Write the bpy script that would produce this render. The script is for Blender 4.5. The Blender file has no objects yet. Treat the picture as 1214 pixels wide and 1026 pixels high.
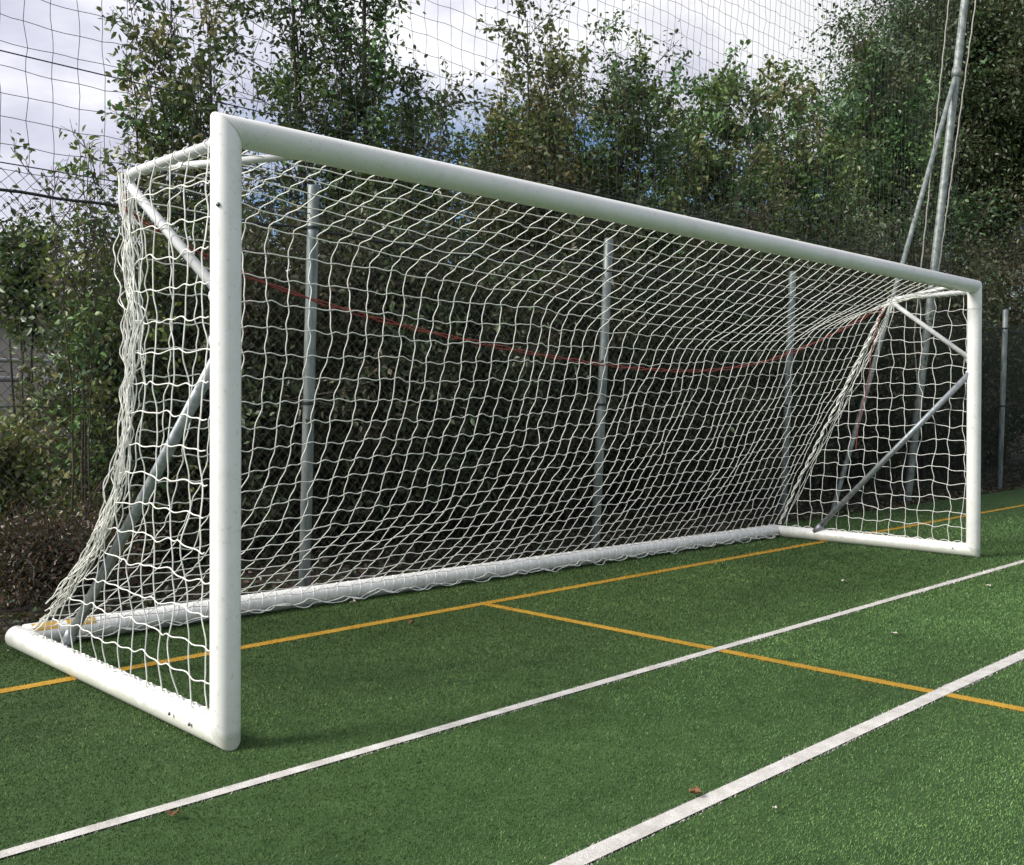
import bpy, math, random
import numpy as np
from mathutils import Matrix, Vector

rng = np.random.default_rng(7)
random.seed(7)
scene = bpy.context.scene
col = scene.collection
PI = math.pi

# ------------------------------------------------------------------ materials
MATS = {}
def new_mat(name):
    m = bpy.data.materials.new(name); m.use_nodes = True
    nt = m.node_tree; nt.nodes.clear()
    out = nt.nodes.new('ShaderNodeOutputMaterial')
    b = nt.nodes.new('ShaderNodeBsdfPrincipled')
    nt.links.new(b.outputs[0], out.inputs[0])
    MATS[name] = m
    return m, nt, b, out
def noise(nt, scale, detail=4, rough=.55, coord='Object', dist=0, vscale=None):
    tc = nt.nodes.new('ShaderNodeTexCoord')
    n = nt.nodes.new('ShaderNodeTexNoise')
    n.inputs['Scale'].default_value = scale; n.inputs['Detail'].default_value = detail
    n.inputs['Roughness'].default_value = rough; n.inputs['Distortion'].default_value = dist
    if vscale:
        mp = nt.nodes.new('ShaderNodeMapping'); mp.inputs['Scale'].default_value = vscale
        nt.links.new(tc.outputs[coord], mp.inputs[0]); nt.links.new(mp.outputs[0], n.inputs['Vector'])
    else:
        nt.links.new(tc.outputs[coord], n.inputs['Vector'])
    return n
def ramp(nt, src, stops):
    r = nt.nodes.new('ShaderNodeValToRGB')
    e = r.color_ramp.elements
    while len(e) < len(stops): e.new(.5)
    for k, (p, c) in enumerate(stops):
        e[k].position = p; e[k].color = (c[0], c[1], c[2], 1)
    nt.links.new(src, r.inputs[0])
    return r
def mix(nt, fac, a, b, mode='MIX'):
    m = nt.nodes.new('ShaderNodeMix'); m.data_type = 'RGBA'; m.blend_type = mode
    if isinstance(fac, float): m.inputs[0].default_value = fac
    else: nt.links.new(fac, m.inputs[0])
    for i, v in ((6, a), (7, b)):
        if isinstance(v, tuple): m.inputs[i].default_value = (*v, 1)
        else: nt.links.new(v, m.inputs[i])
    return m.outputs[2]
def bump(nt, bsdf, src, strength, dist=.01):
    b = nt.nodes.new('ShaderNodeBump'); b.inputs['Strength'].default_value = strength
    b.inputs['Distance'].default_value = dist
    nt.links.new(src, b.inputs['Height']); nt.links.new(b.outputs[0], bsdf.inputs['Normal'])
def simple(name, c1, c2, scale, rough=.5, metal=0., lo=.35, hi=.65, bmp=0., vscale=None, spec=.5):
    m, nt, b, o = new_mat(name)
    n = noise(nt, scale, 5, .6, vscale=vscale)
    r = ramp(nt, n.outputs[0], [(lo, c1), (hi, c2)])
    nt.links.new(r.outputs[0], b.inputs['Base Color'])
    b.inputs['Roughness'].default_value = rough; b.inputs['Metallic'].default_value = metal
    b.inputs['Specular IOR Level'].default_value = spec
    if bmp: bump(nt, b, n.outputs[0], bmp)
    return m

def paint_mat():
    m, nt, b, o = new_mat('white_paint')
    n = noise(nt, 3.0, 6, .65); n2 = noise(nt, 45, 3, .6)
    base = ramp(nt, n.outputs[0], [(.3, (.82, .82, .79)), (.6, (.89, .89, .87))]).outputs[0]
    spots = ramp(nt, n2.outputs[0], [(.30, (.62, .62, .56)), (.40, (1, 1, 1))]).outputs[0]
    c = mix(nt, .45, base, spots, 'MULTIPLY')
    sm = noise(nt, 5.5, 8, .75, dist=.8); scuff = ramp(nt, sm.outputs[0], [(.50, (1, 1, 1)), (.68, (.86, .86, .82)), (.78, (.68, .69, .64))]).outputs[0]
    c = mix(nt, .6, c, scuff, 'MULTIPLY')
    # dirt gathering near the turf
    geo = nt.nodes.new('ShaderNodeNewGeometry'); sx = nt.nodes.new('ShaderNodeSeparateXYZ')
    nt.links.new(geo.outputs['Position'], sx.inputs[0])
    n3 = noise(nt, 14, 4, .7)
    ad = nt.nodes.new('ShaderNodeMath'); ad.operation = 'MULTIPLY_ADD'
    nt.links.new(n3.outputs[0], ad.inputs[0]); ad.inputs[1].default_value = -.11
    nt.links.new(sx.outputs[2], ad.inputs[2])
    rz = ramp(nt, ad.outputs[0], [(0.0, (.50, .52, .40)), (.035, (1, 1, 1))]).outputs[0]
    c = mix(nt, .55, c, rz, 'MULTIPLY')
    nt.links.new(c, b.inputs['Base Color'])
    rr = nt.nodes.new('ShaderNodeMapRange'); rr.inputs[3].default_value = .28; rr.inputs[4].default_value = .5
    nt.links.new(n.outputs[0], rr.inputs[0]); nt.links.new(rr.outputs[0], b.inputs['Roughness'])
    return m
paint_mat()
simple('galvanised', (.22, .25, .27), (.36, .39, .41), 22, .5, .55, bmp=.05)
simple('arm_paint', (.60, .61, .62), (.74, .75, .75), 12, .38)
simple('fence_post_metal', (.11, .14, .14), (.28, .31, .30), 14, .55, .35, vscale=(1, 1, .25))
simple('mast_metal', (.15, .18, .17), (.33, .36, .34), 11, .55, .3)
simple('net_rope', (.76, .76, .71), (.88, .88, .84), 30, .75, bmp=.2, spec=.2)
simple('red_rope', (.20, .035, .030), (.30, .06, .05), 40, .8)
simple('grey_rope', (.30, .29, .26), (.42, .41, .37), 40, .8)
simple('dark_twine', (.030, .033, .043), (.055, .06, .075), 60, .8)
simple('green_wire', (.012, .022, .018), (.030, .045, .038), 50, .55)
simple('cable', (.008, .012, .012), (.02, .026, .026), 60, .6)
simple('yellow_tape', (.62, .33, .03), (.75, .45, .06), 25, .5)
simple('bolt_steel', (.10, .10, .10), (.22, .22, .22), 90, .45, .8)
simple('bark', (.035, .028, .020), (.085, .070, .050), 18, .9, bmp=.6, vscale=(1, 1, .2))
simple('pale_wall', (.50, .47, .42), (.62, .59, .54), 3, .9)
simple('roof_tile', (.05, .036, .032), (.085, .058, .050), 8, .9, bmp=.4)
simple('window_glass', (.02, .025, .03), (.04, .045, .05), 2, .1)
simple('rail_metal', (.36, .37, .38), (.50, .51, .52), 6, .6, .2)
simple('dead_leaf', (.13, .055, .022), (.26, .13, .055), 60, .8)
simple('pale_debris', (.45, .42, .33), (.60, .57, .48), 60, .8)

def attr_mat(name, rough, transl=0., spec=.3):
    m, nt, b, o = new_mat(name)
    a = nt.nodes.new('ShaderNodeAttribute'); a.attribute_name = 'tint'
    nt.links.new(a.outputs[0], b.inputs['Base Color'])
    b.inputs['Roughness'].default_value = rough; b.inputs['Specular IOR Level'].default_value = spec
    if transl:
        t = nt.nodes.new('ShaderNodeBsdfTranslucent'); ms = nt.nodes.new('ShaderNodeMixShader')
        br = mix(nt, .5, a.outputs[0], (.11, .13, .02))
        nt.links.new(br, t.inputs[0]); ms.inputs[0].default_value = transl
        nt.links.new(b.outputs[0], ms.inputs[1]); nt.links.new(t.outputs[0], ms.inputs[2])
        nt.links.new(ms.outputs[0], o.inputs[0])
    return m
attr_mat('leaves', .40, .26, .5)
attr_mat('turf_blades', .7, .0, .12)

def turf_mat():
    m, nt, b, o = new_mat('turf_base')
    big = noise(nt, .55, 3, .5, vscale=(.45, 1.0, 1)); mid = noise(nt, 7, 4, .6); fine = noise(nt, 260, 3, .7)
    c1 = ramp(nt, big.outputs[0], [(.35, (.050, .096, .035)), (.65, (.072, .136, .044))]).outputs[0]
    c2 = ramp(nt, mid.outputs[0], [(.3, (.75, .80, .75)), (.7, (1.2, 1.15, 1.2))]).outputs[0]
    c3 = ramp(nt, fine.outputs[0], [(.3, (.45, .5, .45)), (.7, (1.5, 1.5, 1.5))]).outputs[0]
    c = mix(nt, 1.0, mix(nt, 1.0, c1, c2, 'MULTIPLY'), c3, 'MULTIPLY')
    nt.links.new(c, b.inputs['Base Color']); b.inputs['Roughness'].default_value = .8
    b.inputs['Specular IOR Level'].default_value = .15
    bump(nt, b, fine.outputs[0], .8, .012)
turf_mat()
def line_mat(name, c1, c2):
    m, nt, b, o = new_mat(name)
    mid = noise(nt, 9, 4, .6); fine = noise(nt, 220, 3, .7)
    a = ramp(nt, mid.outputs[0], [(.3, c1), (.65, c2)]).outputs[0]
    f = ramp(nt, fine.outputs[0], [(.3, (.6, .6, .6)), (.6, (1, 1, 1))]).outputs[0]
    nt.links.new(mix(nt, 1., a, f, 'MULTIPLY'), b.inputs['Base Color'])
    b.inputs['Roughness'].default_value = .85; b.inputs['Specular IOR Level'].default_value = .15
    bump(nt, b, fine.outputs[0], .6, .01)
line_mat('white_line_paint', (.56, .54, .49), (.84, .82, .78))
line_mat('yellow_line_paint', (.48, .28, .035), (.62, .38, .06))
def soil_mat():
    m, nt, b, o = new_mat('soil')
    n = noise(nt, 2.2, 6, .65); f = noise(nt, 60, 4, .7)
    c = ramp(nt, n.outputs[0], [(.3, (.016, .013, .010)), (.55, (.030, .023, .015)), (.72, (.030, .036, .016))]).outputs[0]
    d = ramp(nt, f.outputs[0], [(.3, (.4, .4, .4)), (.7, (1.6, 1.5, 1.4))]).outputs[0]
    nt.links.new(mix(nt, 1., c, d, 'MULTIPLY'), b.inputs['Base Color'])
    b.inputs['Roughness'].default_value = .95; bump(nt, b, f.outputs[0], .8, .03)
soil_mat()

# ------------------------------------------------------------------ mesh helpers
class MB:
    """Collects geometry; build() links it as ONE mesh object."""
    def __init__(s): s.v = []; s.f = []; s.n = 0
    def add(s, v, f):
        v = np.asarray(v, float).reshape(-1, 3); s.v.append(v)
        for k in f: s.f.append([i + s.n for i in k])
        s.n += len(v)
    def tube(s, pts, r, sides=12, cap=True):
        p = np.asarray(pts, float); n = len(p)
        r = np.broadcast_to(np.asarray(r, float), (n,))
        t = np.gradient(p, axis=0) if n > 2 else np.repeat(p[1:] - p[:1], 2, 0)
        t /= np.linalg.norm(t, axis=1)[:, None] + 1e-12
        a = np.array([0, 0, 1.]) if abs(t[0, 2]) < .9 else np.array([1., 0, 0])
        u = np.cross(t[0], a); u /= np.linalg.norm(u)
        U = np.zeros((n, 3)); U[0] = u
        for i in range(1, n):
            u = u - t[i] * (u @ t[i]); u /= np.linalg.norm(u) + 1e-12; U[i] = u
        V = np.cross(t, U)
        ang = np.arange(sides) * 2 * PI / sides
        ring = p[:, None] + r[:, None, None] * (np.cos(ang)[None, :, None] * U[:, None] + np.sin(ang)[None, :, None] * V[:, None])
        f = []
        for i in range(n - 1):
            o = i * sides
            for k in range(sides):
                k2 = (k + 1) % sides
                f.append((o + k, o + k2, o + sides + k2, o + sides + k))
        if cap:
            f.append(tuple(range(sides))[::-1]); f.append(tuple(range((n - 1) * sides, n * sides)))
        s.add(ring.reshape(-1, 3), f)
    def pipe(s, a, b, r, sides=24, rim=.012):
        """straight tube with softened end rims"""
        a, b = np.asarray(a, float), np.asarray(b, float)
        L = np.linalg.norm(b - a); d = (b - a) / L
        st = [(0, r - rim), (rim * .3, r - rim * .4), (rim, r), (L / 2, r), (L - rim, r), (L - rim * .3, r - rim * .4), (L, r - rim)]
        s.tube([a + d * q for q, _ in st], [w for _, w in st], sides)
    def mitre(s, a, b, r, na=None, nb=None, sides=32, gap=.0012):
        """tube from a to b whose ends are cut on the planes through a / b with normals na / nb (None: softened flat end)"""
        a, b = np.asarray(a, float), np.asarray(b, float); L = np.linalg.norm(b - a); d = (b - a) / L
        u = np.cross(d, [0, 0, 1.] if abs(d[2]) < .9 else [1., 0, 0]); u /= np.linalg.norm(u); v = np.cross(d, u)
        an = np.arange(sides) * 2 * PI / sides; o = np.cos(an)[:, None] * u + np.sin(an)[:, None] * v
        rings = []
        def cut(c, n, sg):
            n = np.asarray(n, float); out_ = []
            for rr, g in ((r - .0035, gap), (r - .0008, gap + .0015), (r, gap + .004)):
                t = -(o * rr) @ n / (d @ n); out_.append(c + o * rr + d * (t + sg * g)[:, None])
            return out_
        def flat(c, sg): return [c + o * (r - .014) + d * 0, c + o * (r - .005) + sg * d * .004, c + o * r + sg * d * .014]
        rings += cut(a, na, 1) if na is not None else flat(a, 1)
        for q in (.25, .5, .75): rings.append(a + d * L * q + o * r)
        rings += (cut(b, nb, -1) if nb is not None else flat(b, -1))[::-1]
        n = len(rings); f = []
        for i in range(n - 1):
            for k in range(sides):
                k2 = (k + 1) % sides; f.append((i * sides + k, i * sides + k2, (i + 1) * sides + k2, (i + 1) * sides + k))
        f.append(tuple(range(sides))[::-1]); f.append(tuple(range((n - 1) * sides, n * sides)))
        s.add(np.concatenate(rings), f)
    def box(s, lo, hi):
        x0, y0, z0 = lo; x1, y1, z1 = hi
        v = [(x0, y0, z0), (x1, y0, z0), (x1, y1, z0), (x0, y1, z0), (x0, y0, z1), (x1, y0, z1), (x1, y1, z1), (x0, y1, z1)]
        s.add(v, [(0, 3, 2, 1), (4, 5, 6, 7), (0, 1, 5, 4), (1, 2, 6, 5), (2, 3, 7, 6), (3, 0, 4, 7)])
    def build(s, name, mat, parent=None, smooth=True, tint=None):
        me = bpy.data.meshes.new(name)
        V = np.concatenate(s.v) if s.v else np.zeros((0, 3))
        me.from_pydata([], [], [])
        if s.f and not isinstance(s.f, np.ndarray):
            me.from_pydata(V.tolist(), [], s.f)
        if smooth: me.polygons.foreach_set('use_smooth', np.ones(len(me.polygons), bool))
        me.materials.append(MATS[mat]); me.update()
        o = bpy.data.objects.new(name, me); col.objects.link(o)
        if parent: o.parent = parent
        return o

def raw_mesh(name, V, F, mat, parent=None, tint=None, smooth=False):
    """V (n,3), F (m,k) numpy"""
    me = bpy.data.meshes.new(name)
    m, k = F.shape
    me.vertices.add(len(V)); me.vertices.foreach_set('co', np.ascontiguousarray(V, np.float32).ravel())
    me.loops.add(m * k); me.loops.foreach_set('vertex_index', np.ascontiguousarray(F, np.int32).ravel())
    me.polygons.add(m); me.polygons.foreach_set('loop_start', np.arange(0, m * k, k, dtype=np.int32))
    me.polygons.foreach_set('use_smooth', np.full(m, smooth, bool))
    if tint is not None:
        at = me.attributes.new('tint', 'FLOAT_COLOR', 'POINT')
        c = np.ones((len(V), 4), np.float32); c[:, :3] = tint
        at.data.foreach_set('color', c.ravel())
    me.materials.append(MATS[mat]); me.update(calc_edges=True)
    o = bpy.data.objects.new(name, me); col.objects.link(o)
    if parent: o.parent = parent
    return o

def empty(name, loc=(0, 0, 0), rz=0):
    o = bpy.data.objects.new(name, None); col.objects.link(o); o.location = loc; o.rotation_euler = (0, 0, rz)
    o.empty_display_size = .2
    return o
def tag(o, label=None, cat=None, group=None, kind=None):
    if label: o['label'] = label
    if cat: o['category'] = cat
    if group: o['group'] = group
    if kind: o['kind'] = kind
    return o
def copy_tree(o, parent=None):
    c = o.copy(); col.objects.link(c); c.parent = parent
    for ch in list(o.children): copy_tree(ch, c)
    return c
def nz(*a):  # cheap smooth 2-D value noise for numpy arrays
    x, y, seed = a
    def h(i, j): return np.modf(np.abs(np.sin(i * 127.1 + j * 311.7 + seed * 74.7) * 43758.5453))[0]
    i, j = np.floor(x), np.floor(y); u, v = x - i, y - j
    u, v = u * u * (3 - 2 * u), v * v * (3 - 2 * v)
    return (h(i, j) * (1 - u) + h(i + 1, j) * u) * (1 - v) + (h(i, j + 1) * (1 - u) + h(i + 1, j + 1) * u) * v

# ------------------------------------------------------------------ setting: ground, turf, lines
EDGE_Y = 2.52
def terrain(x, y):
    s = np.clip((y - 6.0) / 5.0, 0, 1); s = s * s * (3 - 2 * s)
    b = np.clip((y - 2.6) / .8, 0, 1)
    return -.02 + .92 * s + b * (.10 * (nz(x * 1.1, y * 1.1, 3) - .35) + .05 * (nz(x * 3.3, y * 3.3, 5) - .5))
def grid_sheet(name, xs, ys, zf, mat):
    X, Y = np.meshgrid(xs, ys, indexing='ij'); Z = zf(X, Y)
    V = np.stack([X, Y, Z], -1).reshape(-1, 3); n, m = len(xs), len(ys)
    I = np.arange(n * m).reshape(n, m)
    F = np.stack([I[:-1, :-1], I[1:, :-1], I[1:, 1:], I[:-1, 1:]], -1).reshape(-1, 4)
    return raw_mesh(name, V, F, mat, smooth=True)
xs = np.concatenate([np.linspace(-900, -20, 12), np.arange(-19, 45, .3), np.linspace(46, 900, 14)])
ys = np.concatenate([np.linspace(-900, -12, 8), np.arange(-11, 2.3, 2.), np.arange(2.4, 13, .25), np.linspace(14, 900, 16)])
tag(grid_sheet('ground', xs, ys, terrain, 'soil'), kind='structure')
tag(grid_sheet('turf_pitch', np.linspace(-60, 90, 61), np.array([-60., -30, -10, -4, 0, EDGE_Y]), lambda x, y: 0 * x + .0, 'turf_base'), kind='structure')

W1, W2, YB, YPX = -.425, -1.685, 1.445, 2.87
HW = .04
lines = [  # name, axis, centre, half width, start, end, material, blade colours, z
    ('white_line', 'x', W1, .037, -40, 60, 'white_line_paint', (.74, .72, .67), .006, 'narrower white painted line running past the goal mouth', ),
    ('white_line', 'x', W2, .047, -40, 60, 'white_line_paint', (.74, .72, .67), .006, 'broad white painted line nearest the viewer'),
    ('yellow_line', 'x', YB, .046, -40, 60, 'yellow_line_paint', (.60, .36, .055), .004, 'yellow painted line running under the goal in front of its rear bar'),
    ('yellow_line', 'y', YPX, .046, -12, YB - .036, 'yellow_line_paint', (.60, .36, .055), .004, 'yellow painted line crossing the two white lines'),
]
def in_line(x, y):
    w = np.zeros(len(x), int)
    for k, L in enumerate(lines):
        jit = .016 * (nz(x * 70, y * 70, 11) - .5) + .008 * (nz(x * 9, y * 9, 13) - .5) - .001
        c = (y if L[1] == 'x' else x); al = (x if L[1] == 'x' else y)
        m = (np.abs(c - L[2]) < L[3] + jit) & (al > L[4]) & (al < L[5])
        w[m & (w == 0)] = k + 1
    return w
def blades(n, sampler, h0, w0):
    x, y = sampler(n)
    d = np.hypot(x + 2.2, y + 3.75)
    h = h0 * rng.uniform(.6, 1.3, len(x)) * np.clip(d / 6, .9, 1.8); w = w0 * rng.uniform(.6, 1.3, len(x)) * np.clip(d / 4.5, .75, 3)
    a = rng.uniform(0, 2 * PI, len(x)); lean = rng.normal(0, .45, (len(x), 2)) + np.array([.12, -.18])
    b0 = np.stack([x - np.cos(a) * w / 2, y - np.sin(a) * w / 2, np.zeros_like(x)], -1)
    b1 = np.stack([x + np.cos(a) * w / 2, y + np.sin(a) * w / 2, np.zeros_like(x)], -1)
    tp = np.stack([x + lean[:, 0] * h, y + lean[:, 1] * h, h], -1)
    return x, y, np.stack([b0, b1, tp], 1)
def sampler(n):
    # denser where the pitch is seen close to, thinning with distance from the goal mouth
    r = rng.beta(1.15, 2.2, n) * 15 + 2.0; th = rng.uniform(math.radians(-14), math.radians(120), n)
    x = -2.2 + r * np.cos(th); y = -3.75 + r * np.sin(th)
    k = (y < EDGE_Y + .03) & (y > -7.5) & (x > -5) & (x < 14)
    return x[k], y[k]
bx, by, T = blades(1550000, sampler, .0088, .0034)
which = in_line(bx, by)
big = nz(bx * .5, by * 1.3, 1) * .6 + nz(bx * 1.6, by * 2.6, 2) * .4
bands = .5 + .5 * np.sin((by + .25 * bx) * 2.1 + 1.2 * nz(bx * .4, by * .4, 9))  # soft lighter and darker tone bands across the pitch
tone = .50 + .62 * big + .26 * bands
tone *= .86 + .32 * nz(bx * 9, by * 9, 21)
soft_shade = np.clip((by + .9) / 1.8, 0, 1) * np.clip(1.25 - (bx - 1) / 7, .35, 1)          # soft shade painted into the fibre colour in and around the goal mouth
tone *= 1.12 - .34 * soft_shade * (.55 + .75 * nz(bx * .8 + 3, by * 1.4, 23))
patch = np.clip((nz(bx * .45 + 9, by * .9, 41) * .65 + nz(bx * 1.5, by * 2.0, 42) * .35 - .48) * 3.2, 0, 1)
tone *= 1.06 - .32 * patch
pal = np.array([[.098, .188, .058], [.138, .240, .077], [.064, .134, .055], [.28, .35, .18]])
pk = rng.choice(4, len(bx), p=[.43, .29, .25, .03])
tone *= 1.14 + .24 * np.clip((-.2 - by) / 1.8, 0, 1) * np.clip(bx / 2.5 + .3, 0, 1)   # open side of that shade, painted lighter away from the goal
olive = np.stack([1 + .16 * soft_shade, 1 - .02 * soft_shade, 1 - .04 * soft_shade], -1)
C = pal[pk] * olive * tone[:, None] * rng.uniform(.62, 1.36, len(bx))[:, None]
def blade_obj(name, m, tint, parent=None):
    V = T[m].reshape(-1, 3); F = np.arange(len(V)).reshape(-1, 3)
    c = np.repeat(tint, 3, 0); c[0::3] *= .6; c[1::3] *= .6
    return raw_mesh(name, V, F, 'turf_blades', parent, c)
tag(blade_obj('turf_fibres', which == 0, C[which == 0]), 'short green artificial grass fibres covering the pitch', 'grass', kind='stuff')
for k, L in enumerate(lines):
    m = which == k + 1
    if L[1] == 'x': lo, hi = (L[4], L[2] - L[3] + .010), (L[5], L[2] + L[3] - .010)
    else: lo, hi = (L[2] - L[3] + .010, L[4]), (L[2] + L[3] - .010, L[5])
    V = np.array([(lo[0], lo[1], L[8]), (hi[0], lo[1], L[8]), (hi[0], hi[1], L[8]), (lo[0], hi[1], L[8])])
    o = raw_mesh(L[0], V, np.array([[0, 1, 2, 3]]), L[6])
    tag(o, L[9], kind='structure')
    c = np.array(L[7])[None] * rng.uniform(.72, 1.2, m.sum())[:, None] * (.78 + .36 * nz(bx[m] * 5, by[m] * 5, 31))[:, None]
    bl = blade_obj('line_fibres', m, c, o)
    bl['kind'] = 'stuff'

# ------------------------------------------------------------------ football goal
H = 2.5; R = .06
FB, FT = np.array([7.70, 0, 0]), np.array([7.595, 0, 2.5])         # far post foot and head (it leans in a little)
BL, BR = np.array([.10, 2.27, .062]), np.array([7.655, 1.98, .062])  # rear corners of the base
goal = empty('football_goal', (0, 0, 0))
tag(goal, 'white full size football goal with net, weighted base bars and galvanised rear struts', 'football goal')
def part(mb, name, mat, parent=goal, **k): return mb.build(name, mat, parent, **k)
def unit(v): v = np.asarray(v, float); return v / np.linalg.norm(v)
NB, NT = np.array([0, 0, R]), np.array([0, 0, H - R])               # joint centres
FBJ, FTJ = FB + np.array([0, 0, R]), FT - np.array([0, 0, R])
dup_, dcr, dsn, dsf = unit(NT - NB), unit(FTJ - NT), unit(BL - NB), unit(BR - FBJ); dfp = unit(FTJ - FBJ)
m = MB(); m.mitre(NB, NT, R, dup_ - dsn, -dup_ - dcr); pn = part(m, 'goalpost', 'white_paint')
m = MB(); m.mitre(FBJ, FTJ, R, dfp - dsf, -dfp + dcr); pf = part(m, 'goalpost', 'white_paint')
m = MB(); m.mitre(NT, FTJ, R, dcr + dup_, -dcr + dfp); cb = part(m, 'crossbar', 'white_paint')
# a thin groove line runs along the back of the bar: net channel
m = MB(); m.tube([(.07, .058, H - R - .004), (FT[0] - .07, .058, H - R - .004)], .008, 8); part(m, 'net_channel', 'arm_paint', cb)
m = MB(); m.mitre(NB, BL + dsn * .05, R, dsn - dup_, None); sbn = part(m, 'side_bar', 'white_paint')
m = MB(); m.mitre(FBJ, BR + dsf * .05, R, dsf - dfp, None); sbf = part(m, 'side_bar', 'white_paint')
m = MB(); m.pipe(BL + np.array([.03, 0, .003]), BR + np.array([-.03, 0, .003]), .065, 28, .004); rb = part(m, 'rear_bar', 'white_paint')
bd = (BR - BL) / np.linalg.norm(BR - BL)
bside = np.cross(bd, [0, 0, 1.])                                    # horizontal, toward the goal mouth
for a, b in ((.06, .20), (.25, .41)):                               # yellow adhesive strips on the upper front of the bar
    V = []; n_ = 9
    for k in range(n_):
        an = math.radians(12 + 50 * k / (n_ - 1)); o_ = (bside * math.sin(an) + np.array([0, 0, 1]) * math.cos(an)) * .0665
        V += [BL + np.array([0, 0, .003]) + bd * a + o_, BL + np.array([0, 0, .003]) + bd * b + o_]
    m = MB(); m.add(V, [(2 * k, 2 * k + 1, 2 * k + 3, 2 * k + 2) for k in range(n_ - 1)]); part(m, 'warning_tape', 'yellow_tape', rb)
def bolt(p, d, parent, r=.008):
    d = np.asarray(d, float); m = MB(); p = np.asarray(p, float)
    m.tube([p, p + d * .004, p + d * .007], [r, r, r * .6], 8); return part(m, 'bolt', 'bolt_steel', parent)
for yy in (.17, .33): bolt((-R + .001, yy, .07 + .01 * (yy > .2)), (-1, 0, 0), sbn)
bolt((-.052, -.030, 2.14), (-.86, -.5, 0), pn, .009)
bolt((-.058, 2.0, .06), (-1, 0, 0), sbn)
for yy in (.16, .34): bolt((FB[0] - R + .001, yy, .07), (-1, 0, 0), sbf)
m = MB(); m.tube([(FT[0] + .01, 0, 2.235), (FT[0] + .01, 0, 2.245)], R + .0025, 32, cap=False); part(m, 'joint_ring', 'arm_paint', pf)

def rounded(pts, rad, n=8):
    pts = [np.asarray(p, float) for p in pts]; out = [pts[0]]
    for a, b, c in zip(pts[:-2], pts[1:-1], pts[2:]):
        u = (a - b) / np.linalg.norm(a - b); v = (c - b) / np.linalg.norm(c - b)
        p0, p1 = b + u * rad, b + v * rad
        for t in np.linspace(0, 1, n): out.append(p0 * (1 - t) ** 2 + 2 * b * t * (1 - t) + p1 * t * t)
    out.append(pts[-1]); return out
XF = FT[0] + .02
ARM_N, ARM_F = np.array([0, .86, 2.375]), np.array([XF, .82, 2.375])
for sgn, A, x, p in ((1, ARM_N, 0, pn), (-1, ARM_F, XF, pf)):
    m = MB(); m.tube(rounded([(x, .03, 2.40), A, (x, .03, 1.795)], .15, 12), .0215, 14); part(m, 'net_arm', 'arm_paint')
    m = MB(); m.tube([(x + sgn * .02, .66, 2.385), (x + sgn * .40, .05, 2.415)], .0165, 12); part(m, 'corner_brace', 'arm_paint')
m = MB(); m.tube([(.022, .03, 1.625), (.115, 1.71, .11)], .0255, 16); part(m, 'rear_strut', 'galvanised')
m = MB(); m.tube([(XF - .012, .03, 1.665), (7.640, 1.54, .10)], .026, 16); part(m, 'rear_strut', 'galvanised')
m = MB(); m.tube([(.110, 1.62, .195), (.115, 1.71, .11)], .031, 16); part(m, 'strut_collar', 'galvanised')
m = MB(); m.tube([(7.638, 1.47, .165), (7.640, 1.54, .09)], .033, 16); part(m, 'strut_collar', 'galvanised')

def plate(c, axis, rad, th, parent, mat='arm_paint'):
    c, axis = np.asarray(c, float), unit(axis); m = MB()
    m.tube([c - axis * th / 2, c - axis * th * .3, c + axis * th * .3, c + axis * th / 2], [rad * .94, rad, rad, rad * .94], 18); return part(m, 'bracket', mat, parent)
for x, p, zs_ in ((0, pn, (2.40, 1.795, 1.62)), (XF, pf, (2.40, 1.795, 1.66))):
    for z_ in zs_:
        xx = x + (0 if p is pn else (2.5 - z_) * .042)
        plate((xx, .066, z_), (0, 1, 0), .036, .014, p)
for k in range(27):                                                  # plastic hooks holding the net under the crossbar
    xx = .2 + k * .275; m = MB()
    m.tube([(xx, .050, H - R - .036), (xx, .070, H - R - .030), (xx + .004, .078, H - R - .014), (xx + .006, .068, H - R + .002)], .0045, 6); part(m, 'net_hook', 'arm_paint', cb)

# --- the net
RR = .0030
Lz = np.array([.10, .17, .39, .66, .9, 1.116, 1.53, 1.79, 2.02, 2.35]); Ly = np.array([2.2, 1.97, 1.58, 1.18, .97, .85, .76, .745, .78, .84])
Rz = np.array([.10, .575, 1.53, 2.36]); Ry = np.array([1.98, 1.76, 1.25, .82])
def yL(z): return np.interp(z, Lz, Ly)
def yR(z): return np.interp(z, Rz, Ry)
def smooth3(a, axis=0, n=2):
    for _ in range(n):
        b = a.copy(); s = [slice(None)] * a.ndim; l = list(s); r = list(s); c = list(s)
        c[axis] = slice(1, -1); l[axis] = slice(0, -2); r[axis] = slice(2, None)
        b[tuple(c)] = (a[tuple(l)] + 2 * a[tuple(c)] + a[tuple(r)]) / 4; a = b
    return a
_TT = np.linspace(0, 1, 101)
_ZC = smooth3(np.interp(_TT, [0, .09, .39, .64, .86, 1], [2.34, 2.23, 1.95, 1.77, 1.93, 2.34]), 0, 60)
def profile(t, n):
    zc = np.interp(t, _TT, _ZC)
    w = t ** .7
    yl = lambda z: (1 - w) * yL(z) + w * yR(z)
    z = np.concatenate([np.linspace(2.43, zc, 14)[:-1], np.linspace(zc, .135, 60)])
    y = np.concatenate([np.linspace(.062, yl(zc), 14)[:-1], yl(np.linspace(zc, .135, 60))])
    p = smooth3(np.stack([y, z], -1), 0, 7)
    s = np.concatenate([[0], np.cumsum(np.linalg.norm(np.diff(p, axis=0), axis=1))])
    q = np.linspace(0, s[-1], n)
    return np.interp(q, s, p[:, 0]), np.interp(q, s, p[:, 1])
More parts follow.
